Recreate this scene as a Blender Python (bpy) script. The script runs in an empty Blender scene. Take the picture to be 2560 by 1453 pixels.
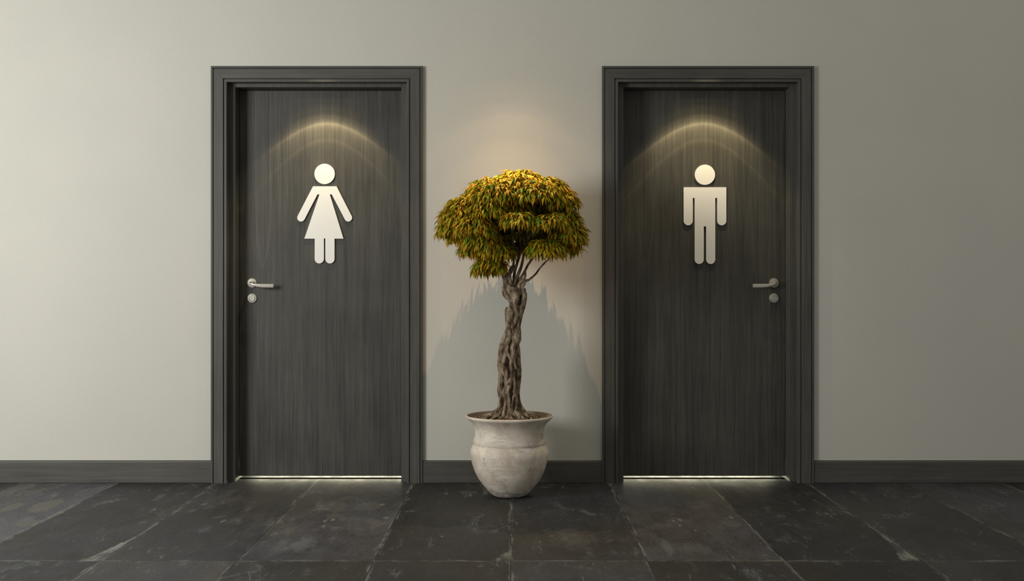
import bpy, bmesh, math, random
from mathutils import Vector, Matrix, noise

random.seed(7)
S = bpy.context.scene
COL = S.collection
R = math.radians

# ------------------------------------------------------------------ camera
F = 2862.0            # focal length in pixels of the 2560 px wide frame
HC = 1.0377           # eye height
CY = -6.0             # camera stands 6 m in front of the wall plane y = 0
HOR = 712.0           # horizon row
cam_d = bpy.data.cameras.new('camera')
cam = bpy.data.objects.new('camera', cam_d)
COL.objects.link(cam)
cam.location = (0, CY, HC)
cam.rotation_euler = (R(90), 0, 0)
cam_d.sensor_width = 36
cam_d.lens = F / 2560 * 36
cam_d.shift_y = -(726.5 - HOR) / 2560
cam_d.clip_start = 0.05
S.camera = cam

S.view_settings.view_transform = 'Standard'
S.view_settings.look = 'None'
S.view_settings.gamma = 1
S.view_settings.exposure = 0.23
S.view_settings.use_curve_mapping = False

# ------------------------------------------------------------------ world + daylight
W = bpy.data.worlds.new('world')
S.world = W
W.use_nodes = True
W.node_tree.nodes['Background'].inputs[0].default_value = (1.0, 0.975, 0.87, 1)
W.node_tree.nodes['Background'].inputs[1].default_value = 0.27


def area_light(name, loc, target, sx, sy, power, color, spread=180):
    d = bpy.data.lights.new(name, 'AREA')
    d.shape = 'RECTANGLE'
    d.size = sx
    d.size_y = sy
    d.energy = power
    d.color = color
    d.spread = R(spread)
    o = bpy.data.objects.new(name, d)
    COL.objects.link(o)
    o.location = loc
    o.rotation_euler = (Vector(target) - Vector(loc)).to_track_quat('-Z', 'Y').to_euler()
    return o


area_light('window_daylight', (-3.6, -3.2, 1.8), (-2.0, 0, 1.2), 1.3, 1.3, 92, (1.0, 0.99, 0.95))


def downlight(name, loc, power, color, stops, radius=0.004, side=None):
    """small downlight with a measured-style beam profile (degrees off the downward axis)"""
    d = bpy.data.lights.new(name, 'POINT')
    d.energy = power
    d.color = color
    d.shadow_soft_size = radius
    d.use_nodes = True
    nt = d.node_tree
    em = nt.nodes['Emission']
    geo = nt.nodes.new('ShaderNodeNewGeometry')
    sep = nt.nodes.new('ShaderNodeSeparateXYZ')
    nt.links.new(geo.outputs['Incoming'], sep.inputs[0])
    neg = nt.nodes.new('ShaderNodeMath'); neg.operation = 'MULTIPLY'; neg.inputs[1].default_value = -1
    nt.links.new(sep.outputs['Z'], neg.inputs[0])
    ac = nt.nodes.new('ShaderNodeMath'); ac.operation = 'ARCCOSINE'
    nt.links.new(neg.outputs[0], ac.inputs[0])
    dv = nt.nodes.new('ShaderNodeMath'); dv.operation = 'DIVIDE'; dv.inputs[1].default_value = math.pi
    nt.links.new(ac.outputs[0], dv.inputs[0])
    rp = nt.nodes.new('ShaderNodeValToRGB')
    cr = rp.color_ramp
    while len(cr.elements) > 1:
        cr.elements.remove(cr.elements[-1])
    first = True
    for deg, v in stops:
        if first:
            e = cr.elements[0]; e.position = deg / 180; first = False
        else:
            e = cr.elements.new(deg / 180)
        e.color = (v, v, v, 1)
    nt.links.new(dv.outputs[0], rp.inputs[0])
    if side:      # added sideways fade, no housing: keeps the beam off the wall beside the casing
        ab = nt.nodes.new('ShaderNodeMath'); ab.operation = 'ABSOLUTE'
        nt.links.new(sep.outputs['X'], ab.inputs[0])
        mr = nt.nodes.new('ShaderNodeMapRange'); mr.interpolation_type = 'SMOOTHSTEP'
        nt.links.new(ab.outputs[0], mr.inputs[0])
        for i, v in enumerate((side[0], side[1], 1, 0)): mr.inputs[i + 1].default_value = v
        mu = nt.nodes.new('ShaderNodeMath'); mu.operation = 'MULTIPLY'
        nt.links.new(rp.outputs[0], mu.inputs[0]); nt.links.new(mr.outputs[0], mu.inputs[1])
        nt.links.new(mu.outputs[0], em.inputs['Strength'])
    else:
        nt.links.new(rp.outputs[0], em.inputs['Strength'])
    o = bpy.data.objects.new(name, d)
    COL.objects.link(o)
    o.location = loc
    return o


BEAM = [(0, .22), (14, .36), (22, .46), (28, .46), (33, .40), (35.7, .46), (36.3, .74), (37.0, .47), (41, .52),
        (43.4, .66), (44.7, .98), (45.1, .88), (45.7, .46), (48, .20), (52, .05), (60, .01), (75, 0), (180, 0)]
downlight('door_downlight', (-0.990, 0.119 - 0.250, 2.151), 40, (1.0, 0.78, 0.42), BEAM, 0.005, (.42, .66))
downlight('door_downlight', (1.021, 0.119 - 0.250, 2.151), 40, (1.0, 0.78, 0.42), BEAM, 0.005, (.42, .66))
BEAM_T = [(0, 1), (8, .86), (13, .56), (19, .30), (24, .20), (30, .095), (38, .035), (43, .027), (45, .023), (47, .013), (52, .005), (65, .0), (180, 0)]
downlight('tree_downlight', (0.0, -0.375, 2.30), 124.0, (1.0, 0.65, 0.36), BEAM_T, 0.006)


# ------------------------------------------------------------------ helpers
def P(px, py, y=0.0):
    s = (y - CY) / F
    return Vector(((px - 1280) * s, y, HC + (HOR - py) * s))


def link(name, bm, mat, parent=None, smooth=None):
    me = bpy.data.meshes.new(name)
    bmesh.ops.recalc_face_normals(bm, faces=bm.faces)
    bm.to_mesh(me)
    bm.free()
    if mat is not None:
        me.materials.append(mat)
    if smooth is not None:
        me.shade_smooth()
        if smooth < 180:
            me.set_sharp_from_angle(angle=R(smooth))
    o = bpy.data.objects.new(name, me)
    COL.objects.link(o)
    if parent is not None:
        o.parent = parent
        o.matrix_parent_inverse = Matrix.Translation(-Vector(parent.location))
    return o


def empty(name, loc):
    o = bpy.data.objects.new(name, None)
    o.empty_display_size = 0.1
    COL.objects.link(o)
    o.location = loc
    return o


def tag(o, label=None, cat=None, group=None, kind=None):
    if label: o['label'] = label
    if cat: o['category'] = cat
    if group: o['group'] = group
    if kind: o['kind'] = kind
    return o


def box(bm, x0, x1, y0, y1, z0, z1):
    vs = [bm.verts.new((x, y, z)) for x in (x0, x1) for y in (y0, y1) for z in (z0, z1)]
    for f in ((0, 1, 3, 2), (4, 6, 7, 5), (0, 4, 5, 1), (2, 3, 7, 6), (0, 2, 6, 4), (1, 5, 7, 3)):
        bm.faces.new([vs[i] for i in f])
    return vs


def bevel(bm, w, seg=2):
    bmesh.ops.bevel(bm, geom=list(bm.edges), offset=w, segments=seg, affect='EDGES', profile=0.5)


def lathe(bm, prof, axis='Z', centre=(0, 0, 0), n=64, cap=True):
    """prof: list of (r, h)"""
    rings = []
    c = Vector(centre)
    for r, h in prof:
        ring = []
        for i in range(n):
            a = 2 * math.pi * i / n
            if axis == 'Z':
                v = Vector((r * math.cos(a), r * math.sin(a), h))
            else:
                v = Vector((r * math.cos(a), -h, r * math.sin(a)))
            ring.append(bm.verts.new(c + v))
        rings.append(ring)
    for a, b in zip(rings, rings[1:]):
        for i in range(n):
            bm.faces.new((a[i], a[(i + 1) % n], b[(i + 1) % n], b[i]))
    if cap:
        bm.faces.new(rings[0])
        bm.faces.new(rings[-1])


def tube(bm, pts, rad, n=8, caps=True, flat=None):
    """pts: Vectors, rad: radii"""
    rings = []
    prev = None
    for i, p in enumerate(pts):
        t = (pts[min(i + 1, len(pts) - 1)] - pts[max(i - 1, 0)])
        if t.length < 1e-9:
            t = Vector((0, 0, 1))
        t.normalize()
        if prev is None:
            u = t.cross(Vector((0.13, 1, 0.07)))
            if u.length < 1e-3:
                u = t.cross(Vector((1, 0, 0)))
        else:
            u = prev - t * prev.dot(t)
        u.normalize()
        prev = u
        v = t.cross(u)
        rings.append([bm.verts.new(p + (u * math.cos(2 * math.pi * k / n) + v * math.sin(2 * math.pi * k / n)) * rad[i])
                      for k in range(n)])
    for a, b in zip(rings, rings[1:]):
        for k in range(n):
            bm.faces.new((a[k], a[(k + 1) % n], b[(k + 1) % n], b[k]))
    if caps:
        bm.faces.new(rings[0][::-1])
        bm.faces.new(rings[-1])


def spline(pts, m=6):
    """Catmull-Rom through a list of tuples (any dimension)"""
    out = []
    n = len(pts)
    for i in range(n - 1):
        p0 = pts[max(i - 1, 0)]; p1 = pts[i]; p2 = pts[i + 1]; p3 = pts[min(i + 2, n - 1)]
        for j in range(m):
            t = j / m
            out.append(tuple(0.5 * ((2 * b) + (-a + c) * t + (2 * a - 5 * b + 4 * c - d) * t * t + (-a + 3 * b - 3 * c + d) * t ** 3)
                             for a, b, c, d in zip(p0, p1, p2, p3)))
    out.append(tuple(pts[-1]))
    return out


# ------------------------------------------------------------------ materials
class NT:
    def __init__(self, name):
        self.m = bpy.data.materials.new(name)
        self.m.use_nodes = True
        self.t = self.m.node_tree
        self.b = self.t.nodes['Principled BSDF']
        self.geo = self.t.nodes.new('ShaderNodeNewGeometry')
        self.pos = self.geo.outputs['Position']

    def n(self, kind, **kw):
        nd = self.t.nodes.new(kind)
        for k, v in kw.items():
            setattr(nd, k, v)
        return nd

    def l(self, a, b):
        self.t.links.new(a, b)

    def put(self, sock, v):
        if isinstance(v, bpy.types.NodeSocket):
            self.l(v, sock)
        else:
            sock.default_value = v

    def math(self, op, a, b=None, c=None, clamp=False):
        nd = self.n('ShaderNodeMath', operation=op, use_clamp=clamp)
        self.put(nd.inputs[0], a)
        if b is not None: self.put(nd.inputs[1], b)
        if c is not None: self.put(nd.inputs[2], c)
        return nd.outputs[0]

    def map(self, scale=(1, 1, 1), loc=(0, 0, 0), rot=(0, 0, 0), src=None):
        nd = self.n('ShaderNodeMapping')
        self.l(src or self.pos, nd.inputs[0])
        nd.inputs['Scale'].default_value = scale
        nd.inputs['Location'].default_value = loc
        nd.inputs['Rotation'].default_value = rot
        return nd.outputs[0]

    def noise(self, vec, scale=1.0, detail=4.0, rough=0.55, dist=0.0):
        nd = self.n('ShaderNodeTexNoise')
        self.l(vec, nd.inputs['Vector'])
        nd.inputs['Scale'].default_value = scale
        nd.inputs['Detail'].default_value = detail
        nd.inputs['Roughness'].default_value = rough
        nd.inputs['Distortion'].default_value = dist
        return nd.outputs['Fac']

    def rng(self, v, a, b, c=0.0, d=1.0, smooth=True):
        nd = self.n('ShaderNodeMapRange')
        nd.interpolation_type = 'SMOOTHSTEP' if smooth else 'LINEAR'
        self.put(nd.inputs[0], v)
        for i, x in enumerate((a, b, c, d)):
            self.put(nd.inputs[i + 1], x)
        return nd.outputs[0]

    def mix(self, f, a, b, blend='MIX'):
        nd = self.n('ShaderNodeMix', data_type='RGBA', blend_type=blend)
        self.put(nd.inputs[0], f)
        for s, v in ((nd.inputs[6], a), (nd.inputs[7], b)):
            self.put(s, v if isinstance(v, bpy.types.NodeSocket) else (*v, 1) if len(v) == 3 else v)
        return nd.outputs[2]

    def xyz(self, src=None):
        s = self.n('ShaderNodeSeparateXYZ')
        self.l(src or self.pos, s.inputs[0])
        return s.outputs

    def bump(self, h, strength=0.3, dist=0.001):
        nd = self.n('ShaderNodeBump')
        nd.inputs['Strength'].default_value = strength
        nd.inputs['Distance'].default_value = dist
        self.l(h, nd.inputs['Height'])
        self.l(nd.outputs[0], self.b.inputs['Normal'])

    def out(self, color=None, rough=0.5, metal=0.0, spec=0.5):
        if color is not None:
            self.put(self.b.inputs['Base Color'], color if isinstance(color, bpy.types.NodeSocket) else (*color, 1))
        self.put(self.b.inputs['Roughness'], rough)
        self.put(self.b.inputs['Metallic'], metal)
        self.put(self.b.inputs['Specular IOR Level'], spec)
        return self.m


def plaster():
    t = NT('wall_plaster')
    big = t.noise(t.map((1, 1, 1)), 2.2, 3, .5)
    fine = t.noise(t.map((1, 1, 1)), 130, 3, .6)
    wx = t.noise(t.map((40, 40, 700)), 1, 2, .5)
    wz = t.noise(t.map((700, 40, 40)), 1, 2, .5)
    weave = t.math('ADD', wx, wz)
    c = t.mix(t.rng(big, .3, .7), (.600, .590, .535), (.625, .612, .555))
    c = t.mix(t.math('MULTIPLY', t.rng(fine, .35, .7), .30), c, (.54, .53, .48))
    c = t.mix(t.math('MULTIPLY', t.rng(weave, .7, 1.3), .20), c, (.70, .69, .64))
    t.bump(t.math('ADD', t.math('MULTIPLY', fine, 1.0), t.math('MULTIPLY', weave, .35)), .35, .0016)
    return t.out(c, .85, 0, .15)


def wood(name, dark, light, axis='Z', vein=None, rough=.55):
    t = NT(name)
    if axis == 'Z':
        sc = lambda a, b: (a, a, b)
    else:
        sc = lambda a, b: (b, a, a)
    g1 = t.noise(t.map(sc(230, 5)), 1, 5, .6)
    g2 = t.noise(t.map(sc(60, 1.3), (3, 1, 7)), 1, 4, .55)
    g3 = t.noise(t.map(sc(16, .9), (9, 4, 2)), 1, 3, .5)
    cloud = t.noise(t.map((1, 1, 1)), 5, 4, .55)
    v = t.math('ADD', t.math('MULTIPLY', g1, .55), t.math('ADD', t.math('MULTIPLY', g2, .45), t.math('MULTIPLY', g3, .3)))
    v = t.math('ADD', v, t.math('MULTIPLY', t.math('SUBTRACT', cloud, .5), .25))
    c = t.mix(t.rng(v, .42, .90, smooth=False), dark, light)
    if vein:
        # a tall cathedral grain line: two edges that meet in a point low on the leaf
        x0, zt = vein
        X, Y, Z = t.xyz()
        dz = t.math('MAXIMUM', t.math('SUBTRACT', Z, zt), 0.0)
        wob = t.math('MULTIPLY', t.math('SUBTRACT', t.noise(t.map((1, 1, 5)), 3, 3, .6), .5), .006)
        for half, asym, st in ((.040, .006, .30), (.062, -.006, .12)):
            wd = t.math('MULTIPLY', t.math('TANH', t.math('MULTIPLY', dz, 6.5)), half)
            xx = t.math('ABSOLUTE', t.math('SUBTRACT', t.math('ADD', X, wob), x0 + asym))
            ln = t.math('ABSOLUTE', t.math('SUBTRACT', xx, wd))
            m = t.rng(ln, .0004, .0026, 1, 0)
            m = t.math('MULTIPLY', m, t.math('GREATER_THAN', dz, 0.0))
            c = t.mix(t.math('MULTIPLY', m, st), c, tuple(min(1, q * 1.6) for q in light))
    t.bump(t.math('ADD', g1, t.math('MULTIPLY', g2, .5)), .25, .0006)
    r = t.rng(v, .4, .9, rough - .05, rough + .08)
    return t.out(c, r, 0, .35)


def slate():
    t = NT('slate_tiles')
    X, Y, Z = t.xyz()
    PX, PY, OX, OY = .5136, 1.830, -.0045, -1.702
    u = t.math('DIVIDE', t.math('SUBTRACT', X, OX), PX)
    v = t.math('DIVIDE', t.math('SUBTRACT', Y, OY), PY)
    iu = t.math('FLOOR', u); iv = t.math('FLOOR', v)
    fu = t.math('SUBTRACT', u, iu); fv = t.math('SUBTRACT', v, iv)
    # tone of each tile along the two visible rows
    rowA = [.060, .052, .088, .036, .043, .056, .027, .032, .058, .025, .033, .052, .020, .05, .04, .06]
    rowB = [.04, .045, .036, .036, .062, .038, .027, .046, .028, .024, .036, .036, .03, .05, .04, .06]

    def ramp(vals):
        rp = t.n('ShaderNodeValToRGB')
        cr = rp.color_ramp
        cr.interpolation = 'CONSTANT'
        n = len(vals)
        while len(cr.elements) > 1:
            cr.elements.remove(cr.elements[-1])
        for i, q in enumerate(vals):
            e = cr.elements[0] if i == 0 else cr.elements.new(i / n)
            e.position = i / n
            e.color = (q, q, q, 1)
        pos = t.math('DIVIDE', t.math('ADD', iu, 7.5), float(n))
        t.l(pos, rp.inputs[0])
        return rp.outputs[0]
    tone = t.mix(t.math('GREATER_THAN', iv, -.5), ramp(rowB), ramp(rowA))
    # per tile texture offset
    cmb = t.n('ShaderNodeCombineXYZ')
    t.l(t.math('ADD', X, t.math('MULTIPLY', iu, 3.37)), cmb.inputs[0])
    t.l(t.math('ADD', Y, t.math('MULTIPLY', iv, 7.13)), cmb.inputs[1])
    t.l(t.math('MULTIPLY', iu, 1.7), cmb.inputs[2])
    tv = cmb.outputs[0]
    n1 = t.noise(t.map((3.2, 1.3, 1), src=tv), 1, 6, .6, .6)
    n2 = t.noise(t.map((16, 5, 1), src=tv), 1, 8, .70, .3)
    n3 = t.noise(t.map((210, 80, 1), src=tv), 1, 4, .7)
    n4 = t.noise(t.map((6, 2.4, 1), (5, 5, 5), src=tv), 1, 6, .65, 1.5)
    hue = t.noise(t.map((2, 1, 1), (9, 3, 5), src=tv), 1, 3, .5)
    base = t.mix(t.rng(hue, .38, .62), (.97, .98, 1.17), (1.06, 1.02, .97))
    c = t.mix(1.0, tone, base, 'MULTIPLY')
    k = t.math('ADD', t.rng(n1, .3, .75, .75, 1.35), t.math('MULTIPLY', t.math('SUBTRACT', n2, .5), 1.5))
    k = t.math('ADD', k, t.math('MULTIPLY', t.math('SUBTRACT', n3, .5), 2.4))
    kk = t.n('ShaderNodeCombineColor')
    for i in range(3): t.l(k, kk.inputs[i])
    c = t.mix(1.0, c, kk.outputs[0], 'MULTIPLY')
    # chalky veils, scratches and curls
    veil = t.math('MULTIPLY', t.rng(n4, .52, .70), t.rng(n2, .46, .62))
    c = t.mix(t.math('MULTIPLY', veil, .55), c, (.17, .185, .18))
    st = t.noise(t.map((34, 5.5, 1), (3, 1, 1), (0, 0, .12), src=tv), 1, 5, .7, .4)
    streak = t.math('MULTIPLY', t.rng(st, .62, .72), t.rng(n4, .44, .60))
    c = t.mix(t.math('MULTIPLY', streak, .85), c, (.22, .235, .22))
    ring = t.math('MULTIPLY', t.rng(t.math('ABSOLUTE', t.math('SUBTRACT', n1, .58)), .0, .008, 1, 0), t.rng(n4, .48, .62))
    c = t.mix(t.math('MULTIPLY', ring, .6), c, (.17, .19, .185))
    # lighter flaked patches with hard edges
    n5 = t.noise(t.map((4.5, 2.0, 1), (2, 8, 1), src=tv), 1, 3, .6, .8)
    patch = t.rng(n5, .690, .700)
    c = t.mix(t.math('MULTIPLY', patch, .35), c, (.115, .11, .09))
    # tiny bright specks
    vo = t.n('ShaderNodeTexVoronoi')
    t.l(t.map((22, 10, 1), src=tv), vo.inputs['Vector'])
    vo.inputs['Scale'].default_value = 1.3
    sp = t.math('MULTIPLY', t.rng(vo.outputs['Distance'], .03, .07, 1, 0), t.math('GREATER_THAN', t.xyz(vo.outputs['Color'])[0], .66))
    c = t.mix(t.math('MULTIPLY', sp, .8), c, (.42, .36, .28))
    # chalk wedges spalled from slab corners, hugging a joint on its left side
    wn = t.noise(t.map((26, 9, 1)), 1, 6, .7)
    for xj, wmax, ln_, amt in ((OX - 3 * PX + PX * 0 + PX - PX, .085, .52, .85), (OX, .075, .25, .70), (OX + 3 * PX, .080, .50, .80)):
        dx = t.math('SUBTRACT', xj, X)
        q = t.math('DIVIDE', t.math('SUBTRACT', Y, OY), ln_)
        inside = t.math('MULTIPLY', t.math('GREATER_THAN', dx, 0.0), t.math('GREATER_THAN', q, 0.0))
        wy = t.math('MULTIPLY', t.math('POWER', t.math('MAXIMUM', t.math('SUBTRACT', 1.0, q), 0.0), 1.5), wmax)
        e = t.math('SUBTRACT', t.math('ADD', wy, t.math('MULTIPLY', t.math('SUBTRACT', wn, .52), .075)), dx)
        m = t.math('MULTIPLY', t.math('MULTIPLY', t.rng(e, -.002, .006), inside), t.rng(q, 1.0, .7, 0, 1))
        m = t.math('MULTIPLY', m, t.rng(n2, .38, .58, .12, 1))
        c = t.mix(t.math('MULTIPLY', m, amt), c, (.25, .26, .235))
    # hand-placed chalk marks by the corners of the slabs
    warp = t.math('SUBTRACT', t.noise(t.map((1.6, .6, 1)), 18, 6, .72), .5)

    def blob(cx, cy, rx, ry, rot, col, amt, soft=.5, w=1.3):
        nonlocal c
        mp = t.map((1, 1, 1), (-cx, -cy, 0))
        mp2 = t.map((1 / rx, 1 / ry, 0), (0, 0, 0), (0, 0, rot), src=mp)
        # Mapping applies scale before rotation, so keep blobs axis-aligned unless round
        ln = t.n('ShaderNodeVectorMath', operation='LENGTH')
        t.l(mp2, ln.inputs[0])
        d = t.math('ADD', ln.outputs['Value'], t.math('MULTIPLY', warp, w))
        m = t.math('MULTIPLY', t.rng(d, 1 - soft, 1.0, 1, 0), amt)
        c = t.mix(m, c, col)
    for cx, cy, rx, ry, col, amt, soft, w in FLOOR_MARKS:
        blob(cx, cy, rx, ry, 0, col, amt, soft, w)
    # joints
    eu = t.math('MULTIPLY', t.math('MINIMUM', fu, t.math('SUBTRACT', 1.0, fu)), PX)
    ev = t.math('MULTIPLY', t.math('MINIMUM', fv, t.math('SUBTRACT', 1.0, fv)), PY)
    ed = t.math('MINIMUM', eu, ev)
    # chalky edge fragments beside some joints
    en = t.noise(t.map((7, 7, 1)), 1.0, 5, .65)
    edge = t.math('MULTIPLY', t.rng(t.math('ADD', ed, t.math('MULTIPLY', t.math('SUBTRACT', en, .5), -.05)), .0, .014, 1, 0), t.rng(n2, .42, .6))
    c = t.mix(t.math('MULTIPLY', edge, .75), c, (.19, .20, .18))
    joint = t.rng(ed, .0012, .0028, 1, 0)
    jn = t.noise(t.map((2.3, 2.3, 1), (4, 4, 1)), 1, 4, .6)
    jc = t.mix(t.rng(jn, .50, .58), (.012, .012, .012), (.17, .18, .165))
    c = t.mix(joint, c, jc)
    h = t.math('ADD', t.math('MULTIPLY', n2, .8), t.math('MULTIPLY', n3, .3))
    h = t.math('SUBTRACT', h, t.math('MULTIPLY', joint, 1.0))
    t.bump(h, .35, .002)
    r = t.rng(n2, .3, .7, .52, .72)
    return t.out(c, r, 0, .30)


def G(px, py):          # floor point seen at a photo pixel
    d = HC * F / (py - HOR)
    return ((px - 1280) * d / F, CY + d)


FLOOR_MARKS = []


def mark(px, py, wpx, hpx, col, amt, soft=.5, w=1.3):
    x, y = G(px, py)
    x1, _ = G(px + wpx / 2, py)
    _, y1 = G(px, py - hpx / 2)
    FLOOR_MARKS.append((x, y, abs(x1 - x), abs(y1 - y), col, amt, soft, w))


chalk = (.30, .31, .27)
tan = (.125, .120, .098)
mark(28, 1269, 38, 22, tan, .75, .05, 1.9)
mark(115, 1264, 60, 32, tan, .75, .05, 1.9)
mark(70, 1308, 60, 18, tan, .6, .05, 1.9)
mark(845, 1268, 54, 22, tan, .38, .05, 1.9)
mark(925, 1266, 66, 24, tan, .38, .05, 1.9)
mark(945, 1307, 62, 14, tan, .35, .05, 1.9)
mark(727, 1330, 16, 26, tan, .32, .05, 1.9)
mark(755, 1362, 84, 44, (.18, .20, .20), .42, .7, 2.2)
mark(700, 1366, 50, 44, (.17, .19, .19), .30, .8, 2.4)
mark(1745, 1262, 60, 20, tan, .30, .05, 1.9)
mark(1660, 1275, 70, 14, tan, .22, .05, 1.9)
mark(1830, 1310, 50, 14, tan, .28, .05, 1.9)
mark(1668, 1368, 34, 50, (.16, .19, .20), .38, .6, 2.0)
mark(1740, 1372, 110, 36, (.15, .17, .165), .35, .8, 2.4)
mark(1440, 1350, 160, 60, (.12, .115, .105), .40, .9, 2.2)
for (a, b, w, h) in ((832, 1300, 14, 9), (812, 1303, 10, 7), (809, 1316, 12, 6), (965, 1295, 20, 8), (1700, 1300, 14, 9),
                     (1684, 1303, 9, 6), (1700, 1315, 10, 5), (1828, 1294, 14, 9), (955, 1262, 16, 6), (1738, 1327, 8, 6)):
    mark(a, b, w, h, (.26, .27, .26), .45, .5, .5)


def ceramic():
    t = NT('aged_clay')
    X, Y, Z = t.xyz()
    n1 = t.noise(t.map((1, 1, 1)), 9, 5, .62, .4)
    n2 = t.noise(t.map((10, 10, 60)), 1, 5, .65)
    n3 = t.noise(t.map((1, 1, 1), (4, 2, 1)), 26, 5, .6)
    n4 = t.noise(t.map((1, 1, 2.2), (7, 7, 2)), 12, 5, .65, .8)
    c = t.mix(t.rng(n1, .35, .65), (.62, .53, .435), (.84, .765, .66))
    c = t.mix(t.math('MULTIPLY', t.rng(n2, .52, .75), .65), c, (.95, .93, .88))
    c = t.mix(t.math('MULTIPLY', t.rng(n4, .56, .70), .55), c, (.42, .345, .28))
    c = t.mix(t.math('MULTIPLY', t.rng(n3, .64, .70), .60), c, (.34, .28, .235))
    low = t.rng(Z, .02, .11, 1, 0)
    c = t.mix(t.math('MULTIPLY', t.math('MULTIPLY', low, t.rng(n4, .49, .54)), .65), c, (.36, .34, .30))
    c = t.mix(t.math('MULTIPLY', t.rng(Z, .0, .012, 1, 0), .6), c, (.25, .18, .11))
    t.bump(t.math('ADD', n2, t.math('MULTIPLY', n3, .5)), .35, .002)
    return t.out(c, .6, 0, .3)


def bark():
    t = NT('bark')
    n1 = t.noise(t.map((1, 1, .35)), 60, 6, .65)
    n2 = t.noise(t.map((1, 1, 1)), 14, 4, .6)
    n3 = t.noise(t.map((1, 1, 3.5)), 90, 4, .6)
    c = t.mix(t.rng(n1, .35, .68), (.062, .041, .026), (.43, .33, .225))
    c = t.mix(t.math('MULTIPLY', t.rng(n2, .5, .72), .5), c, (.56, .45, .325))
    c = t.mix(t.math('MULTIPLY', t.rng(n3, .55, .7), .3), c, (.09, .062, .040))
    ao = t.n('ShaderNodeBump')
    t.bump(t.math('ADD', n1, t.math('MULTIPLY', n3, .6)), .8, .0035)
    return t.out(c, .8, 0, .2)


def leaf_mat():
    t = NT('leaf')
    at = t.n('ShaderNodeVertexColor'); at.layer_name = 'leaf_colour'
    t.out(at.outputs['Color'], .60, 0, .18)
    tr = t.n('ShaderNodeBsdfTranslucent')
    t.l(at.outputs['Color'], tr.inputs['Color'])
    mx = t.n('ShaderNodeMixShader')
    mx.inputs[0].default_value = .22
    t.l(t.b.outputs[0], mx.inputs[1]); t.l(tr.outputs[0], mx.inputs[2])
    t.l(mx.outputs[0], t.t.nodes['Material Output'].inputs['Surface'])
    return t.m


def simple(name, col, rough=.5, metal=0, spec=.5, nscale=None, amt=.1):
    t = NT(name)
    n = t.noise(t.map((1, 1, 1)), nscale or 40, 3, .6)
    c = t.mix(t.math('MULTIPLY', n, amt), col, tuple(q * .6 for q in col))
    return t.out(c, rough, metal, spec)


M_WALL = plaster()
M_FLOOR = slate()
M_LEAF1 = wood('dark_wood', (.027, .0265, .024), (.108, .106, .096), 'Z', (P(655, 0, .119).x, P(0, 672, .119).z))
M_LEAF2 = wood('dark_wood', (.024, .0235, .021), (.098, .096, .084), 'Z', (P(1611, 0, .119).x, P(0, 672, .119).z))
M_FRAME = wood('dark_wood_upright', (.050, .050, .045), (.118, .117, .106), 'Z')
M_FRAMEH = wood('dark_wood_level', (.050, .050, .045), (.118, .117, .106), 'X')
M_SIGN = simple('white_enamel', (.93, .925, .90), .38, 0, .4, 8, .04)
M_STEEL = simple('brushed_nickel', (.56, .545, .49), .46, .75, .5, 200, .25)
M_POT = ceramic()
M_BARK = bark()
M_LEAF = leaf_mat()
M_THRESH = simple('threshold_rubber', (.005, .005, .005), .95, 0, .0)
M_SOIL = simple('mulch_base', (.10, .062, .04), .9, 0, .1, 120, .9)

# ------------------------------------------------------------------ setting
TOP = 3.1
OPEN = .4745           # half width of the rough opening (behind the casing)
OTOP = 2.1025
DX = (-1.0207, 1.0250)
bm = bmesh.new()
xs = [-5.5, DX[0] - OPEN, DX[0] + OPEN, DX[1] - OPEN, DX[1] + OPEN, 4.5]
box(bm, xs[0], xs[1], 0, .20, 0, TOP)
box(bm, xs[2], xs[3], 0, .20, 0, TOP)
box(bm, xs[4], xs[5], 0, .20, 0, TOP)
box(bm, xs[1], xs[2], 0, .20, OTOP, TOP)
box(bm, xs[3], xs[4], 0, .20, OTOP, TOP)
tag(link('wall_back', bm, M_WALL), kind='structure')
bm = bmesh.new()
box(bm, -5.5, 4.5, -6.5, 1.2, -.04, 0)
tag(link('floor', bm, M_FLOOR), kind='structure')

# washroom strip lamps low behind each door leaf: their light shows in the gap
for i in (0, 1):
    area_light('washroom_light', (DX[i], .40, .030), (DX[i], 0, .028), .86, .05, (2.7, 2.4)[i], (1.0, .95, .68), 150)


def casing_piece(bm, kind, xo, w, ztop, flip=1):
    """moulded casing; u runs from the outer edge inwards"""
    prof = [(0, 0), (0, .0175), (.0015, .020), (.0105, .0215), (.0118, .0195), (.0122, .010), (.0146, .010), (.0150, .0188),
            (.0165, .0200), (.0640, .0200), (.0655, .0185), (.0660, .0095), (.0692, .0095), (.0698, .0175), (.0715, .0190),
            (.0820, .0190), (.0836, .0170), (.0836, 0)]
    g = .0004
    a, b = [], []
    for u, v in prof:
        if kind == 'side':
            a.append(bm.verts.new((xo + flip * u, -v, 0)))
            b.append(bm.verts.new((xo + flip * u, -v, ztop - u - g)))
        else:
            a.append(bm.verts.new((xo + u + g, -v, ztop - u)))
            b.append(bm.verts.new((xo + w - u - g, -v, ztop - u)))
    n = len(prof)
    for i in range(n):
        j = (i + 1) % n
        bm.faces.new((a[i], a[j], b[j], b[i]))
    bm.faces.new(a[::-1]); bm.faces.new(b)


def base_board(name, x0, x1):
    bm = bmesh.new()
    prof = [(0, 0.0015), (-.0145, .0015), (-.0150, .004), (-.0150, .108), (-.0128, .1140), (-.0090, .1172), (0, .1176)]
    a = [bm.verts.new((x0, y, z)) for y, z in prof]
    b = [bm.verts.new((x1, y, z)) for y, z in prof]
    for i in range(len(prof)):
        j = (i + 1) % len(prof)
        bm.faces.new((a[i], a[j], b[j], b[i]))
    bm.faces.new(a[::-1]); bm.faces.new(b)
    tag(link(name, bm, M_FRAMEH), kind='structure')


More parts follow.
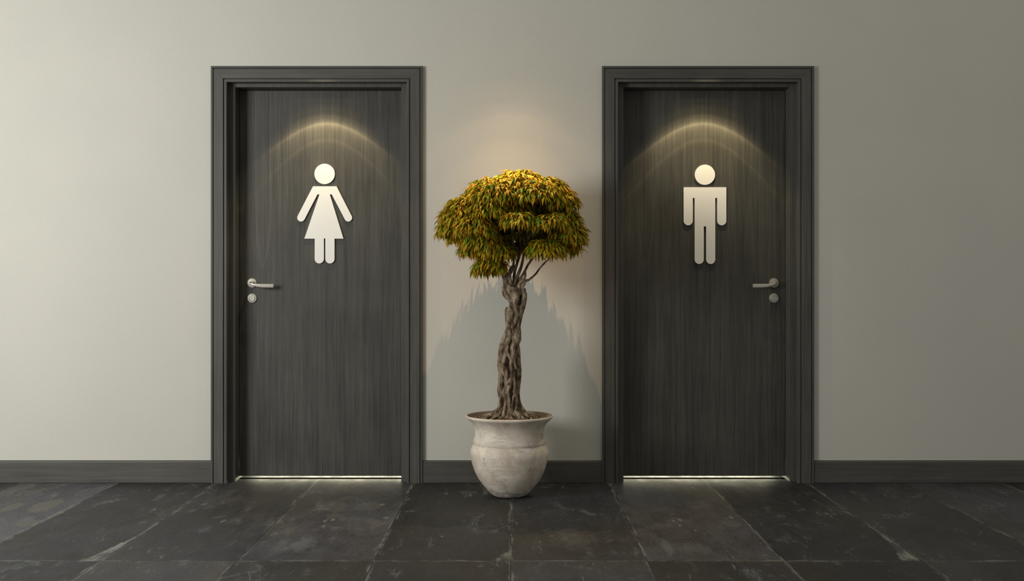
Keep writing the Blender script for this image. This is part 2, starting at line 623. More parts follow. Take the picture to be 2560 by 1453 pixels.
HALF = .5537
base_board('baseboard_left', -5.5, DX[0] - HALF)
base_board('baseboard_centre', DX[0] + HALF, DX[1] - HALF)
base_board('baseboard_right', DX[1] + HALF, 4.5)

LEAF_Y = .119
JO = .4375     # half width of the clear opening
JTOP = 2.0786


def lever_handle(parent, px, py, s):
    """s = +1 lever points right"""
    c = P(px, py, LEAF_Y)
    ros = bmesh.new()
    lathe(ros, [(.0258, 0), (.0258, .004), (.0245, .0062), (.0222, .0068), (.0212, .0052), (.0200, .0052), (.0190, .0072),
                (.0150, .0078), (.0138, .0062), (.0122, .0062), (.0115, .0085), (.004, .0090)], 'Y', c, 48)
    h = empty('door_handle', c)
    tag(h, 'brushed nickel lever handle')
    h.parent = parent
    h.matrix_parent_inverse = Matrix.Translation(-Vector(parent.location))
    def sub(name, b, mat, sm):
        o = link(name, b, mat, None, sm)
        o.parent = h
        o.matrix_parent_inverse = Matrix.Translation(-Vector(c))
        return o
    sub('rosette', ros, M_STEEL, 35)
    # lever: round neck out of the rosette turning into a flat blade
    b = bmesh.new()
    k = .00214
    secs = [  # (dx, dy out of the leaf, dz, half thickness(y), half height)
        (0, .004, 0, .0085, .0085), (0, .020, 0, .0085, .0085), (.0005, .034, -.0005, .0088, .0090),
        (.004, .045, -.0030, .0085, .0080), (.012, .050, -.0068, .0062, .0062), (.022, .0515, -.0092, .0048, .0066),
        (.036, .0515, -.0118, .0042, .0080), (.055, .0505, -.0138, .0038, .0092), (.075, .0490, -.0146, .0036, .0098),
        (.100, .0470, -.0148, .0034, .0099), (.1225, .0450, -.0148, .0032, .0099)]
    rings = []
    pts = [Vector((c.x + s * q[0], c.y - q[1], c.z + q[2])) for q in secs]
    N = 20
    for i, q in enumerate(secs):
        t = pts[min(i + 1, len(pts) - 1)] - pts[max(i - 1, 0)]
        t.z = 0
        t.normalize()
        side = Vector((-t.y, t.x, 0))
        up = Vector((0, 0, 1))
        e = 1.0 if i < 4 else (.55 if i < 6 else .30)
        ring = []
        for m in range(N):
            a = 2 * math.pi * (m + .5) / N
            ca, sa = math.cos(a), math.sin(a)
            ca = math.copysign(abs(ca) ** e, ca); sa = math.copysign(abs(sa) ** e, sa)
            ring.append(b.verts.new(pts[i] + side * ca * q[3] + up * sa * q[4]))
        rings.append(ring)
    for r0, r1 in zip(rings, rings[1:]):
        for m in range(N):
            b.faces.new((r0[m], r0[(m + 1) % N], r1[(m + 1) % N], r1[m]))
    b.faces.new(rings[0][::-1]); b.faces.new(rings[-1])
    sub('lever', b, M_STEEL, 40)


def lock(parent, px, py):
    c = P(px, py, LEAF_Y)
    b = bmesh.new()
    lathe(b, [(.0258, 0), (.0258, .004), (.0246, .0066), (.0226, .0074), (.0216, .0056), (.0200, .0056), (.0190, .0080),
              (.0160, .0086), (.0150, .0050)], 'Y', c, 48)
    l = link('lock_escutcheon', b, M_STEEL, parent, 35)
    tag(l, 'round brushed nickel lock plate')
    b = bmesh.new()
    lathe(b, [(.0140, .001), (.0140, .0070), (.0130, .0078), (.0098, .0078), (.0094, .0070), (.0086, .0070), (.0082, .0078), (.001, .0078)], 'Y', c, 40)
    k = link('lock_cylinder', b, M_STEEL, None, 35)
    k.parent = l
    k.matrix_parent_inverse = l.matrix_parent_inverse @ Matrix.Identity(4) if False else Matrix.Identity(4)
    b = bmesh.new()
    box(b, c.x - .0011, c.x + .0011, c.y - .0084, c.y - .007, c.z - .0048, c.z + .0040)
    q = link('keyhole', b, simple('keyhole_black', (.02, .02, .018), .6), None)
    q.parent = l
    q.matrix_parent_inverse = Matrix.Identity(4)


def door(i, name, leafmat, hx, s, lx):
    cx = DX[i]
    root = empty(name, (cx, 0, 0))
    tag(root, kind='structure')
    b = bmesh.new(); casing_piece(b, 'side', cx - HALF, 0, 2.181, 1); link('casing', b, M_FRAME, root)
    b = bmesh.new(); casing_piece(b, 'side', cx + HALF, 0, 2.181, -1); link('casing', b, M_FRAME, root)
    b = bmesh.new(); casing_piece(b, 'head', cx - HALF, 2 * HALF, 2.181); link('head_casing', b, M_FRAMEH, root)
    # jambs
    for sg in (-1, 1):
        b = bmesh.new()
        x0, x1 = sorted((cx + sg * JO, cx + sg * (OPEN - .0002)))
        box(b, x0, x1, .030, .20, 0, OTOP)
        bmesh.ops.bevel(b, geom=[e for e in b.edges if abs(e.verts[0].co.x - (cx + sg * JO)) < 1e-6 and abs(e.verts[1].co.x - (cx + sg * JO)) < 1e-6
                                 and abs(e.verts[0].co.y - .03) < 1e-6 and abs(e.verts[1].co.y - .03) < 1e-6],
                        offset=.002, segments=2, affect='EDGES')
        x0, x1 = sorted((cx + sg * .4698, cx + sg * (OPEN - .0002)))
        box(b, x0, x1, .0002, .030, 0, OTOP)
        link('jamb', b, M_FRAME, root)
    b = bmesh.new()
    box(b, cx - JO, cx + JO, .030, .20, JTOP, OTOP)
    box(b, cx - OPEN + .0002, cx + OPEN - .0002, .0002, .0299, 2.0975, OTOP - .0002)
    link('head_jamb', b, M_FRAME, root)
    # dark threshold strip let into the floor under the leaf
    b = bmesh.new()
    box(b, cx - JO, cx + JO, .120, .148, -.002, .0012)
    link('threshold', b, M_THRESH, root)
    # leaf
    b = bmesh.new()
    box(b, cx - JO + .002, cx + JO - .002, LEAF_Y, LEAF_Y + .042, .0155, JTOP - .003)
    bmesh.ops.bevel(b, geom=list(b.edges), offset=.0008, segments=1, affect='EDGES')
    link('door_leaf', b, leafmat, root)
    lever_handle(root, hx, 707.8, s)
    lock(root, lx, 746)
    return root


door(0, 'door_1', M_LEAF1, 630.5, 1, 630.5)
door(1, 'door_2', M_LEAF2, 1934.8, -1, 1934.8)


# ------------------------------------------------------------------ pictogram signs
SY0, SY1 = LEAF_Y - .0095, LEAF_Y - .002      # plate stands a little off the leaf


def arc(cx, cy, r, a0, a1, n=14):
    return [(cx + r * math.cos(R(a0 + (a1 - a0) * k / n)), cy + r * math.sin(R(a0 + (a1 - a0) * k / n))) for k in range(n + 1)]


def plate(name, pts, parent):
    """pts in photo pixels, clockwise or not"""
    b = bmesh.new()
    fr = [b.verts.new(P(x, y, SY0)) for x, y in pts]
    d = [Vector(v.co) for v in fr]
    bk = [b.verts.new((v.x, SY1, v.z)) for v in d]
    n = len(pts)
    for i in range(n):
        j = (i + 1) % n
        b.faces.new((fr[i], fr[j], bk[j], bk[i]))
    f1 = b.faces.new(fr); f2 = b.faces.new(bk[::-1])
    b.normal_update()
    bmesh.ops.triangulate(b, faces=[f1, f2], ngon_method='EAR_CLIP')
    return link(name, b, M_SIGN, parent)


def studs(pts, parent):
    for x, y in pts:
        b = bmesh.new()
        c = P(x, y, LEAF_Y)
        c.y = LEAF_Y
        lathe(b, [(.004, 0), (.004, .0025)], 'Y', c, 12)
        link('standoff', b, M_SIGN, parent)


ls = 3.459
def fx(x, y): return (620 + x / ls, 280 + y / ls)
fem = empty('women_restroom_sign', P(811, 658, SY1))
tag(fem, 'white female pictogram in a triangular dress on the left dark door', 'sign', 'restroom pictograms on the doors')
plate('head', [fx(*q) for q in arc(662, 536, 88, 0, 360, 56)[:-1]], fem)
aL = arc(458, 916, 33, 152, 28, 10)
body = [(562, 643)] + [(430, 898)] + arc(458.5, 915, 33, 205, 28, 12)[0:] + [(600, 713), (618, 713), (487, 1096), (577, 1096)]
body += arc(616, 1271, 39.5, 180, 0, 14) + [(655.5, 1094), (668.5, 1094)] + arc(708.5, 1271, 39.5, 180, 0, 14) + [(748, 1096), (825, 1096), (707, 713), (724, 713)]
body += arc(867, 915, 33, 152, -25, 12) + [(895, 898), (765, 643)]
plate('body', [fx(*q) for q in body], fem)
studs([fx(662, 536), fx(662, 800), fx(616, 1200), fx(708, 1200)], fem)

ms = 3.4595
def mx_(x, y): return (1560 + x / ms, 280 + y / ms)
man = empty('men_restroom_sign', P(1762, 660, SY1))
tag(man, 'white male pictogram with straight arms and legs on the right dark door', 'sign', 'restroom pictograms on the doors')
plate('head', [mx_(*q) for q in arc(700, 543, 87.5, 0, 360, 56)[:-1]], man)
body = arc(521, 656, 5, 270, 180, 4) + arc(555.5, 941, 39.5, 180, 0, 14) + [(595, 744), (611, 744)]
body += arc(650.5, 1276, 39.3, 180, 0, 14) + [(690, 990), (711, 990)] + arc(750, 1276, 39.3, 180, 0, 14) + [(789, 744), (806, 744)]
body += arc(845.5, 941, 39.5, 180, 0, 14) + arc(880, 656, 5, 0, -90, 4)
plate('body', [mx_(*q) for q in body], man)
studs([mx_(700, 543), mx_(700, 800), mx_(650, 1200), mx_(750, 1200)], man)

# ------------------------------------------------------------------ potted tree
TY = -.375                       # distance of the tree axis from the wall
SC = F / (TY - CY)               # px per metre in the tree plane
PCX = P(1273.6, 0, TY).x
tree = empty('potted_tree', (PCX, TY, 0))
tag(tree, 'small potted tree with twisted trunk and yellow-green umbrella crown between the doors', 'potted tree')


def ZP(py): return HC + (HOR - py) / SC
def cz(cy): return ZP(980 + cy / 5.01)
def cr(r): return r / 5.01 / SC


prof = [(1306, 0), (1306, 150), (1303, 178), (1294, 198), (1275, 222), (1250, 253), (1200, 298), (1140, 348), (1080, 388), (1020, 421), (960, 446),
        (900, 465), (850, 478), (800, 487), (765, 491), (738, 489), (705, 480), (685, 470), (668, 459), (658, 452), (648, 450), (640, 454), (625, 456),
        (605, 451), (580, 444), (540, 433), (505, 429), (475, 431), (445, 438), (415, 451), (385, 472), (360, 496), (340, 517), (330, 530),
        (318, 541), (306, 546), (296, 543), (290, 533), (292, 520), (305, 508), (325, 492), (350, 462), (380, 430)]
bm = bmesh.new()
pp = []
for zc, r in prof:
    pp.append((max(cr(r), 1e-4), cz(zc) if zc < 1303 else 0.0 if zc == 1306 else .0012))
# lowest point sits on the floor
pp2 = [(r, z) for r, z in pp]
lathe(bm, pp2, 'Z', (PCX, TY, 0), 128, cap=True)
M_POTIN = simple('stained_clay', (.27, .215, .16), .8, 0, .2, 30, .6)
bm.faces.index_update()
for f in bm.faces:
    c_ = f.calc_center_median()
    rr = math.hypot(c_.x - PCX, c_.y - TY)
    if c_.z > cz(380) - 1e-4 and len(f.verts) == 4:
        # inner wall faces: nearer the axis than the outer wall at the same height
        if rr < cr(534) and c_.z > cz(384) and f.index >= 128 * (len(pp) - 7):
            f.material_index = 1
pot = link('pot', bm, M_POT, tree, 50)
pot.data.materials.append(M_POTIN)
SOIL_Z = cz(335)


def mound(x, y):
    d = math.hypot(x, y)
    return SOIL_Z + .020 * math.exp(-(d / .085) ** 2) + .003 * noise.noise(Vector((x * 40, y * 40, 1)))


bm = bmesh.new()
NR, NA = 22, 72
RS = cr(468)
rings = []
for i in range(NR):
    r = RS * (i + .3) / (NR - .7)
    rings.append([bm.verts.new((PCX + r * math.cos(2 * math.pi * k / NA), TY + r * math.sin(2 * math.pi * k / NA),
                                mound(r * math.cos(2 * math.pi * k / NA), r * math.sin(2 * math.pi * k / NA)))) for k in range(NA)])
for a, b in zip(rings, rings[1:]):
    for k in range(NA):
        bm.faces.new((a[k], a[(k + 1) % NA], b[(k + 1) % NA], b[k]))
bm.faces.new(rings[0])
soil = link('soil', bm, M_SOIL, tree, 180)
# loose bark chips on the soil (nobody could count them)
t = NT('mulch_chips')
at = t.n('ShaderNodeVertexColor'); at.layer_name = 'chip'
M_CHIP = t.out(at.outputs['Color'], .85, 0, .15)
bm = bmesh.new()
lay = bm.loops.layers.color.new('chip')
for i in range(2200):
    r = RS * math.sqrt(random.random()) * .985
    a = random.uniform(0, 2 * math.pi)
    x, y = r * math.cos(a), r * math.sin(a)
    sx, sy, sz = random.uniform(.002, .0055), random.uniform(.0015, .003), random.uniform(.0010, .0022)
    m = Matrix.Translation((PCX + x, TY + y, mound(x, y) + .001 + random.random() * .002)) @ Matrix.Rotation(random.uniform(0, 6.28), 4, 'Z') @ \
        Matrix.Rotation(random.uniform(-.6, .6), 4, 'X') @ Matrix.Rotation(random.uniform(-.5, .5), 4, 'Y')
    vs = [bm.verts.new(m @ Vector((px * sx * random.uniform(.6, 1), py * sy * random.uniform(.6, 1), pz * sz))) for px in (-1, 1) for py in (-1, 1) for pz in (-1, 1)]
    q = random.random()
    base = (.40, .27, .17) if q < .4 else (.20, .115, .07) if q < .75 else (.10, .065, .045)
    k = random.uniform(.8, 1.25)
    col = tuple((min(1, c * k)) ** (1 / 2.2) for c in base) + (1,)
    for f in ((0, 1, 3, 2), (4, 6, 7, 5), (0, 4, 5, 1), (2, 3, 7, 6), (0, 2, 6, 4), (1, 5, 7, 3)):
        fc = bm.faces.new([vs[j] for j in f])
        for lp in fc.loops: lp[lay] = col
ch = link('bark_chips', bm, M_CHIP)
ch.parent = soil
ch.matrix_parent_inverse = Matrix.Identity(4)
tag(ch, 'loose reddish brown bark chips', kind='stuff')


# trunk ---------------------------------------------------------------
def T(cx, cy, dy=0.0):
    """trunk sketch units -> world (dy in metres from the trunk axis)"""
    px = 1140 + cx / 3.825; py = 640 + cy / 3.825
    return Vector(((px - 1280) / SC, TY + dy, HC + (HOR - py) / SC))


U = 1 / 3.825 / SC            # one sketch unit in metres
sil = [(250, 478, 632), (300, 470, 640), (390, 482, 655), (450, 508, 655), (500, 498, 638), (600, 484, 606), (680, 480, 594), (740, 460, 600), (800, 430, 609),
       (850, 405, 609), (900, 394, 600), (1000, 393, 604), (1100, 404, 610), (1200, 404, 610), (1300, 402, 604), (1400, 408, 610),
       (1460, 396, 622), (1500, 380, 645), (1535, 350, 685)]


def silat(cy):
    for (a, l0, r0), (b, l1, r1) in zip(sil, sil[1:]):
        if a <= cy <= b:
            k = (cy - a) / (b - a)
            return l0 + (l1 - l0) * k, r0 + (r1 - r0) * k
    return (sil[0][1:], sil[-1][1:])[cy > sil[-1][0]]


bm = bmesh.new()
rng = random.Random(21)
# core
pts, rad = [], []
for cy in range(255, 1540, 20):
    l, r = silat(cy)
    w = (r - l) / 2
    pts.append(T((l + r) / 2, cy)); rad.append(w * U * (.36 if cy < 480 else .60 if cy < 820 else .50))
tube(bm, pts, rad, 20)
# winding strands around the core
NS = 9
for s_ in range(NS):
    ph0 = 2 * math.pi * s_ / NS + rng.uniform(-.2, .2)
    tw = rng.uniform(1.0, 1.9)
    amp = rng.uniform(.25, .5); fq = rng.uniform(.008, .013); pz = rng.uniform(0, 6)
    rr0 = rng.uniform(.17, .31)
    pts, rad = [], []
    y0 = 300 if s_ % 3 else 470
    for cy in range(y0, 1545, 14):
        l, r = silat(cy)
        w = (r - l) / 2; c = (l + r) / 2
        k = (cy - 250) / 1290
        ph = ph0 + tw * (1 - k) * 2.2 + amp * math.sin(cy * fq + pz)
        rr = rr0 * (1 + .25 * math.sin(cy * .017 + pz * 2)) * (1.15 if cy < 800 else .82)
        off = (1 - rr) * w * (.98 + .05 * math.sin(cy * .02 + pz))
        pts.append(T(c + off * math.cos(ph), cy, off * U * math.sin(ph) * .95)); rad.append((rr if cy < 820 else rr * max(.68, 1 - (cy - 820) / 600)) * w * U)
    tube(bm, pts, rad, 10)
# hand-drawn roots and bulges seen on the front (x, y, dy px-units toward camera, radius)
def strand(lst, n=10, taper=True):
    q = spline([(a, b, c, d) for a, b, c, d in lst], 7)
    if taper:
        for i, k in ((0, .25), (1, .55), (2, .8), (3, .93)):
            q[i] = q[i][:3] + (q[i][3] * k,)
            q[-1 - i] = q[-1 - i][:3] + (q[-1 - i][3] * k,)
    tube(bm, [T(a, b, -c * U * (1.22 if b > 950 else 1 + .22 * max(0, (b - 800) / 150))) for a, b, c, d in q], [d * U for a, b, c, d in q], n)
strand([(480, 230, 30, 24), (500, 285, 45, 24), (545, 335, 62, 25), (580, 375, 68, 26), (572, 430, 70, 27), (560, 470, 62, 28), (585, 560, 60, 26), (560, 640, 60, 26), (530, 700, 55, 26)])
strand([(447, 300, 20, 16), (460, 340, 35, 24), (480, 385, 48, 24), (520, 420, 58, 24), (545, 470, 50, 26)])
strand([(436, 306, 22, 9), (455, 302, 24, 15), (478, 300, 28, 18)])
strand([(645, 330, 12, 13), (655, 322, 12, 14), (630, 340, 15, 20)])
strand([(672, 392, 12, 14), (650, 400, 15, 24), (625, 390, 10, 28)])
strand([(655, 330, 20, 22), (650, 400, 30, 30), (640, 470, 35, 28), (615, 560, 40, 27), (590, 660, 42, 30), (585, 740, 48, 38), (585, 800, 52, 38), (560, 860, 58, 34), (548, 930, 62, 24), (532, 990, 70, 20), (528, 1070, 72, 18), (548, 1140, 72, 15), (562, 1220, 72, 14), (560, 1300, 74, 15), (580, 1350, 76, 13), (575, 1440, 80, 13), (560, 1510, 88, 12)])
strand([(484, 486, 14, 14), (485, 530, 22, 20), (495, 600, 34, 26), (500, 700, 44, 26), (470, 780, 50, 26), (445, 850, 52, 30), (430, 940, 55, 30), (428, 1020, 55, 22), (432, 1100, 58, 18), (420, 1180, 58, 18), (440, 1290, 60, 16), (425, 1400, 62, 18), (412, 1450, 66, 18), (385, 1500, 72, 15), (350, 1540, 78, 12)])
strand([(520, 480, 50, 30), (520, 560, 60, 34), (510, 640, 60, 34), (500, 700, 58, 26), (520, 770, 64, 20), (500, 850, 62, 20), (480, 930, 66, 18), (460, 1010, 68, 15), (450, 1090, 70, 13), (480, 1170, 72, 14), (475, 1260, 74, 15), (470, 1360, 76, 15), (468, 1450, 82, 14), (450, 1520, 92, 13)])
strand([(548, 1140, 72, 13), (520, 1180, 74, 12), (492, 1210, 74, 13), (500, 1290, 74, 13), (510, 1400, 78, 14), (500, 1500, 90, 14)])
strand([(470, 1060, 62, 12), (485, 1130, 66, 14), (480, 1210, 72, 12)])
strand([(562, 1300, 74, 12), (545, 1370, 78, 12), (535, 1450, 84, 11), (530, 1520, 94, 11)])
strand([(590, 830, 2, 14), (594, 910, 10, 22), (594, 1000, 18, 26), (604, 1120, 22, 24), (596, 1220, 28, 22), (590, 1320, 34, 20), (610, 1420, 36, 20), (660, 1490, 40, 18), (720, 1530, 46, 14)])
for s_ in range(12):          # thin aerial roots on the lower trunk
    ph0 = 2 * math.pi * s_ / 12 + rng.uniform(-.2, .2)
    pz = rng.uniform(0, 6); y0 = rng.choice((820, 900, 980, 1080)); pts = []; rad = []
    for cy in range(y0, 1545, 16):
        l, r = silat(cy); w = (r - l) / 2; c = (l + r) / 2
        ph = ph0 + .28 * math.sin(cy * .011 + pz) + .1 * math.sin(cy * .03 + pz)
        k = min(1, (cy - y0) / 60)
        off = w * (.70 + .22 * k + .03 * math.sin(cy * .02 + pz))
        pts.append(T(c + off * math.cos(ph), cy, off * U * math.sin(ph))); rad.append((6 + 6.5 * k + 2 * math.sin(cy * .025 + pz)) * U)
    tube(bm, pts, rad, 8)
# limbs that leave the top of the trunk
LIMBS = [
    [(505, 330, 10, 26), (492, 260, 14, 23), (480, 190, 16, 20), (478, 120, 18, 17), (455, 55, 22, 14), (420, -5, 26, 11)],
    [(470, 310, 0, 20), (458, 240, 4, 17), (447, 170, 0, 14), (440, 100, -8, 13), (405, 30, -20, 11), (350, -30, -30, 9)],
    [(530, 330, 30, 24), (520, 250, 34, 22), (512, 180, 30, 20), (525, 120, 26, 18), (548, 90, 22, 15), (552, 40, 18, 13), (560, -40, 30, 10)],
    [(555, 340, 0, 28), (565, 270, 6, 24), (590, 190, 4, 22), (622, 110, 2, 19), (640, 30, 0, 16), (655, -60, -6, 12)],
    [(560, 330, -30, 26), (555, 250, -30, 22), (560, 160, -34, 18), (585, 70, -40, 15), (600, -30, -50, 12)],
    [(600, 330, 24, 22), (608, 262, 26, 20), (640, 235, 26, 20), (662, 190, 22, 16), (662, 140, 18, 14), (690, 80, 16, 12), (735, 15, 14, 10)],
    [(625, 290, 10, 22), (655, 262, 10, 20), (668, 238, 8, 17), (705, 222, 6, 14), (760, 175, 2, 12.5), (800, 120, 0, 11.5), (850, 65, -4, 10), (905, 20, -10, 8)],
    [(590, 300, -8, 22), (610, 230, -10, 19), (655, 150, -16, 16), (700, 70, -26, 13), (760, -10, -40, 10)],
    [(500, 300, 20, 16), (500, 210, 26, 15), (535, 150, 34, 14), (590, 60, 42, 12), (615, -20, 60, 10)],
]
for lm in LIMBS:
    strand([q[:3] + (q[3] * (1.0 if i < 1 else .80),) for i, q in enumerate(lm)], 12, taper=False)
for kx, ky, kd, kr in ((640, 330, 20, 30), (600, 350, 10, 36), (480, 330, 20, 24), (655, 380, 10, 20), (540, 320, 20, 34), (500, 295, 26, 26)):
    bmesh.ops.create_icosphere(bm, subdivisions=2, radius=kr * U, matrix=Matrix.Translation(T(kx, ky, -kd * U)))
# root flare on the soil
for k in range(16):
    a = 2 * math.pi * k / 16 + rng.uniform(-.15, .15)
    L = rng.uniform(.09, .128) if abs(math.cos(a)) > .5 else rng.uniform(.06, .08)
    ca, sa = math.cos(a), math.sin(a)
    wob = rng.uniform(-.5, .5)
    c0 = T(506, 1440)
    pts, rad = [], []
    for j in range(12):
        q = j / 11
        d = .030 + (L - .030 + .02) * q
        aa = a + wob * q * q
        z = SOIL_Z + .010 + (c0.z - SOIL_Z - .008) * (1 - q) ** 2.1
        pts.append(Vector((c0.x + d * math.cos(aa), TY + d * math.sin(aa), z - (.008 if j == 11 else 0))))
        rad.append((.0135 - .009 * q) * (1 + .15 * math.sin(j * 1.7 + k)))
    tube(bm, pts, rad, 9)
tube(bm, [Vector((T(506, 0).x, TY, SOIL_Z - .01)), Vector((T(506, 0).x, TY, SOIL_Z + .018)), Vector((T(506, 0).x, TY, SOIL_Z + .045)), Vector((T(506, 0).x, TY, SOIL_Z + .075))],
     [.085, .066, .046, .030], 20)
trunk = link('trunk', bm, M_BARK, tree)
md = trunk.modifiers.new('fuse', 'REMESH')
md.mode = 'VOXEL'
md.voxel_size = .0021
md.use_smooth_shade = True
sm = trunk.modifiers.new('soften', 'SMOOTH')
sm.factor = .5
sm.iterations = 3
tx = bpy.data.textures.new('bark_relief', 'CLOUDS')
tx.noise_scale = .010
tx.noise_depth = 3
dm = trunk.modifiers.new('relief', 'DISPLACE')
dm.texture = tx
dm.texture_coords = 'LOCAL'
dm.strength = .0034
dm.mid_level = .5


# crown ---------------------------------------------------------------
# (px, py of the top, half width px, height px, y offset m, half depth m, twigs)
CL = [
    (1297, 430, 56, 34, .00, .12), (1226, 449, 48, 34, -.02, .13), (1362, 447, 52, 38, .00, .13), (1300, 445, 92, 42, -.07, .14),
    (1400, 474, 36, 40, .00, .12), (1240, 462, 60, 36, -.14, .10), (1345, 462, 62, 36, -.15, .10), (1290, 455, 90, 42, .10, .13),
    (1176, 491, 50, 38, -.03, .13), (1134, 522, 32, 62, .00, .12), (1222, 500, 40, 34, -.17, .09), (1150, 505, 36, 50, -.10, .09),
    (1190, 541, 40, 38, -.19, .09), (1297, 537, 36, 20, -.25, .08), (1372, 538, 40, 24, -.23, .09),
    (1415, 528, 36, 66, -.01, .12), (1432, 560, 24, 44, -.05, .09), (1390, 505, 34, 40, .08, .12), (1440, 545, 14, 60, .03, .07),
    (1364, 601, 38, 30, -.16, .09), (1206, 574, 42, 40, -.14, .09), (1238, 606, 40, 30, -.12, .09), (1180, 598, 22, 32, -.05, .08),
    (1226, 642, 32, 26, -.09, .07), (1212, 655, 22, 22, -.03, .06),
    (1200, 510, 70, 50, .14, .11), (1350, 500, 80, 50, .15, .11), (1280, 520, 70, 45, .19, .08), (1270, 500, 60, 34, -.05, .12),
    (1300, 562, 78, 32, .08, .09), (1250, 600, 30, 26, .02, .07), (1350, 590, 30, 24, .02, .07),
    (1412, 590, 30, 34, .06, .09), (1160, 560, 30, 40, .08, .09), (1240, 590, 40, 34, .10, .08), (1340, 590, 44, 34, .12, .08),
]
lv, lf, lc = [], [], []
rg = random.Random(5)


def leaf(p, dirh, length, width, lift, droop, roll, col0, col1, col2):
    """p root, dirh horizontal unit direction"""
    n = 6
    ang = lift
    pos = Vector(p)
    side = Vector((-dirh.y, dirh.x, 0))
    base = len(lv)
    seg = length / n
    for i in range(n + 1):
        t_ = i / n
        w = width * (math.sin(math.pi * min(1, t_ * .93 + .07) ** .72)) ** .9 * .5 if i < n else .0002
        d = dirh * math.cos(ang) + Vector((0, 0, math.sin(ang)))
        nrm = d.cross(side); 
        if nrm.z < 0: nrm = -nrm
        s2 = side * math.cos(roll) + nrm * math.sin(roll)
        n2 = nrm * math.cos(roll) - side * math.sin(roll)
        lv.append(pos - s2 * w + n2 * w * .35); lv.append(pos.copy()); lv.append(pos + s2 * w + n2 * w * .35)
        if t_ < .45:
            c = [a + (b - a) * (t_ / .45) for a, b in zip(col0, col1)]
        else:
            c = [a + (b - a) * ((t_ - .45) / .55) ** 1.6 for a, b in zip(col1, col2)]
        e = [a * .70 + b * .30 for a, b in zip(c, col2)]      # margins turn first
        lc.extend([e, c, e])
        pos = pos + d * seg
        ang -= droop / n * (1.3 if i < 3 else .8)
    for i in range(n):
        a = base + i * 3
        lf.append((a, a + 1, a + 4, a + 3)); lf.append((a + 1, a + 2, a + 5, a + 4))


def rosette(p, out, up):
    """p position, out: horizontal outward dir of the clump (may be ~0 at the top)"""
    nl = rg.randint(8, 11)
    a0 = rg.uniform(0, 6.28)
    for k in range(nl):
        a = a0 + 2 * math.pi * k / nl + rg.uniform(-.3, .3)
        d = Vector((math.cos(a), math.sin(a), 0)) + out * .75
        if d.length < .15: continue
        inward = d.dot(out) < 0
        d.normalize()
        L = rg.uniform(.038, .066) * (.75 if inward else 1)
        W_ = rg.uniform(.0085, .0135)
        lift = rg.uniform(-.05, .65) - .55 * (1 - up)
        dr = rg.uniform(.85, 1.75) * (1.25 if inward else 1)
        q = rg.random()
        if q < .15:   c0, c1, c2 = (.06, .19, .012), (.08, .26, .015), (.22, .30, .015)
        elif q < .62: c0, c1, c2 = (.21, .26, .014), (.41, .39, .018), (.53, .27, .014)
        elif q < .88: c0, c1, c2 = (.28, .30, .015), (.56, .42, .020), (.56, .20, .012)
        else:         c0, c1, c2 = (.34, .29, .015), (.54, .36, .018), (.48, .11, .01)
        kk = rg.uniform(.8, 1.15)
        leaf(p + Vector((rg.uniform(-1, 1), rg.uniform(-1, 1), rg.uniform(-1, .4))) * .004, d, L, W_, lift, dr, rg.uniform(-.35, .35),
             [c * kk for c in c0], [c * kk for c in c1], [c * kk for c in c2])


tips = []
for ci, (px, py, hw, hh, dy, hd) in enumerate(CL):
    y = TY + dy
    s = (y - CY) / F
    top = HC + (HOR - py) * s
    a_, b_, c_ = hw * s, hd, hh * s
    cxw = (px - 1280) * s
    area = 2 * math.pi * ((a_ * b_) ** .8 + (a_ * c_) ** .8 + (b_ * c_) ** .8) / 3
    n = max(14, int(math.pi * a_ * b_ * 1.5 / .00085) + int((a_ + b_) * c_ * 2.4 / .00085))
    n = min(n, 95)
    tl = []
    for i in range(n):
        h = 1 - (i + .5) / n * 1.0
        r = math.sqrt(max(0, 1 - h * h))
        ph = i * 2.39996 + ci
        jx = rg.uniform(-.07, .07); jy = rg.uniform(-.07, .07)
        p = Vector((cxw + a_ * (r * math.cos(ph) + jx), y + b_ * (r * math.sin(ph) + jy), top - c_ + c_ * h + rg.uniform(-.008, .006)))
        if p.y > -.07: continue
        hx_, hy_ = p.x - PCX, p.y - TY
        if hy_ > 0:          # the far side of the crown is rounder and smaller
            rr_ = math.hypot(hx_, hy_)
            lim = (.325 - .055 * hy_ / rr_) * (2.3 - p.z)
            if rr_ > lim:
                p.x = PCX + hx_ * lim / rr_; p.y = TY + hy_ * lim / rr_
        o = Vector((math.cos(ph) * r * b_, math.sin(ph) * r * a_, 0))
        if o.length > 0: o = o.normalized() * r
        rosette(p, o, h)
        tl.append(p)
    tips.append((Vector((cxw, y, top - c_ * .9)), tl))
me = bpy.data.meshes.new('foliage')
me.from_pydata([tuple(v) for v in lv], [], lf)
me.materials.append(M_LEAF)
ca = me.color_attributes.new('leaf_colour', 'FLOAT_COLOR', 'POINT')
flat = []
for c in lc: flat.extend((c[0], c[1], c[2], 1.0))
ca.data.foreach_set('color', flat)
me.shade_smooth()
fo = bpy.data.objects.new('foliage', me)
COL.objects.link(fo)
fo.parent = tree
fo.matrix_parent_inverse = Matrix.Translation(-Vector(tree.location))
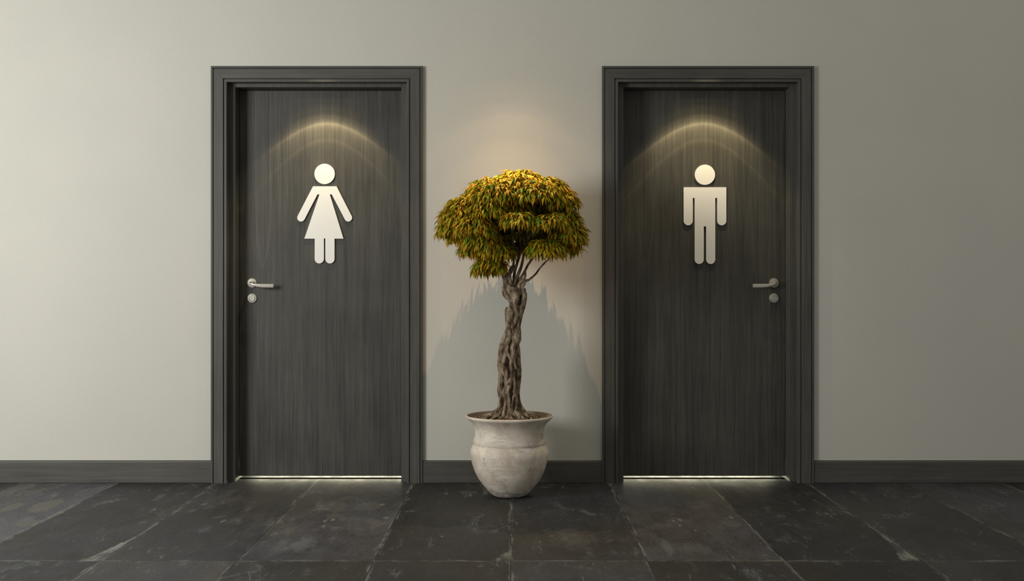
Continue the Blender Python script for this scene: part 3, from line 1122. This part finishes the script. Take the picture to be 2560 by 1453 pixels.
tag(fo, 'drooping lance-shaped leaves, yellow-green with orange tips')

# branches: each main limb with its own twigs
ENDS = [T(lm[-1][0], lm[-1][1], -lm[-1][2] * U) for lm in LIMBS]
ENDR = [lm[-1][3] * U for lm in LIMBS]


def twig_path(a, b, m=9, wig=.006, sag=.0):
    out = []
    d = b - a
    for i in range(m + 1):
        t_ = i / m
        # rise first, then spread
        p = a + Vector((d.x * t_ ** 1.25, d.y * t_ ** 1.25, d.z * (1 - (1 - t_) ** 1.35)))
        w = math.sin(math.pi * t_) * wig
        p += Vector((noise.noise(p * 22 + Vector((3, 0, 0))), noise.noise(p * 22 + Vector((0, 9, 0))), noise.noise(p * 22 + Vector((0, 0, 5))))) * w * 2.2
        out.append(p)
    return out


rb = random.Random(11)
for ci, (hub, tl) in enumerate(tips):
    if not tl: continue
    bm = bmesh.new()
    low = hub.copy()
    k = min(range(len(ENDS)), key=lambda q: (ENDS[q] - low).length + (.15 if ENDS[q].z > low.z + .02 else 0))
    d = (ENDS[k] - T(LIMBS[k][-2][0], LIMBS[k][-2][1], -LIMBS[k][-2][2] * U)).normalized()
    st = ENDS[k] - d * .006
    r0 = ENDR[k] * rb.uniform(.72, .98)
    path = [st] + twig_path(ENDS[k] + d * .012, low, 11, .016)
    n = len(path)
    tube(bm, path, [r0 * (1 - .62 * i / (n - 1)) * (1 + .12 * math.sin(i * 1.9 + ci)) for i in range(n)], 8)
    # secondary forks
    fork = []
    for f in range(4):
        i = int(n * rb.uniform(.45, .85))
        tgt = rb.choice(tl) - Vector((0, 0, .01))
        p2 = twig_path(path[i], (path[-1] + tgt) / 2, 6, .008)
        tube(bm, p2, [.0042 * (1 - .4 * k / 6) for k in range(7)], 6)
        fork.append(p2[-1])
    for tip in tl:
        src = min(fork + [path[-1], path[int(n * .8)]], key=lambda q: (q - tip).length)
        p3 = twig_path(src, tip - Vector((0, 0, .004)), 5, .005)
        tube(bm, p3, [.0021 * (1 - .5 * k / 5) for k in range(6)], 5)
    link('branch', bm, M_BARK, tree, 180)
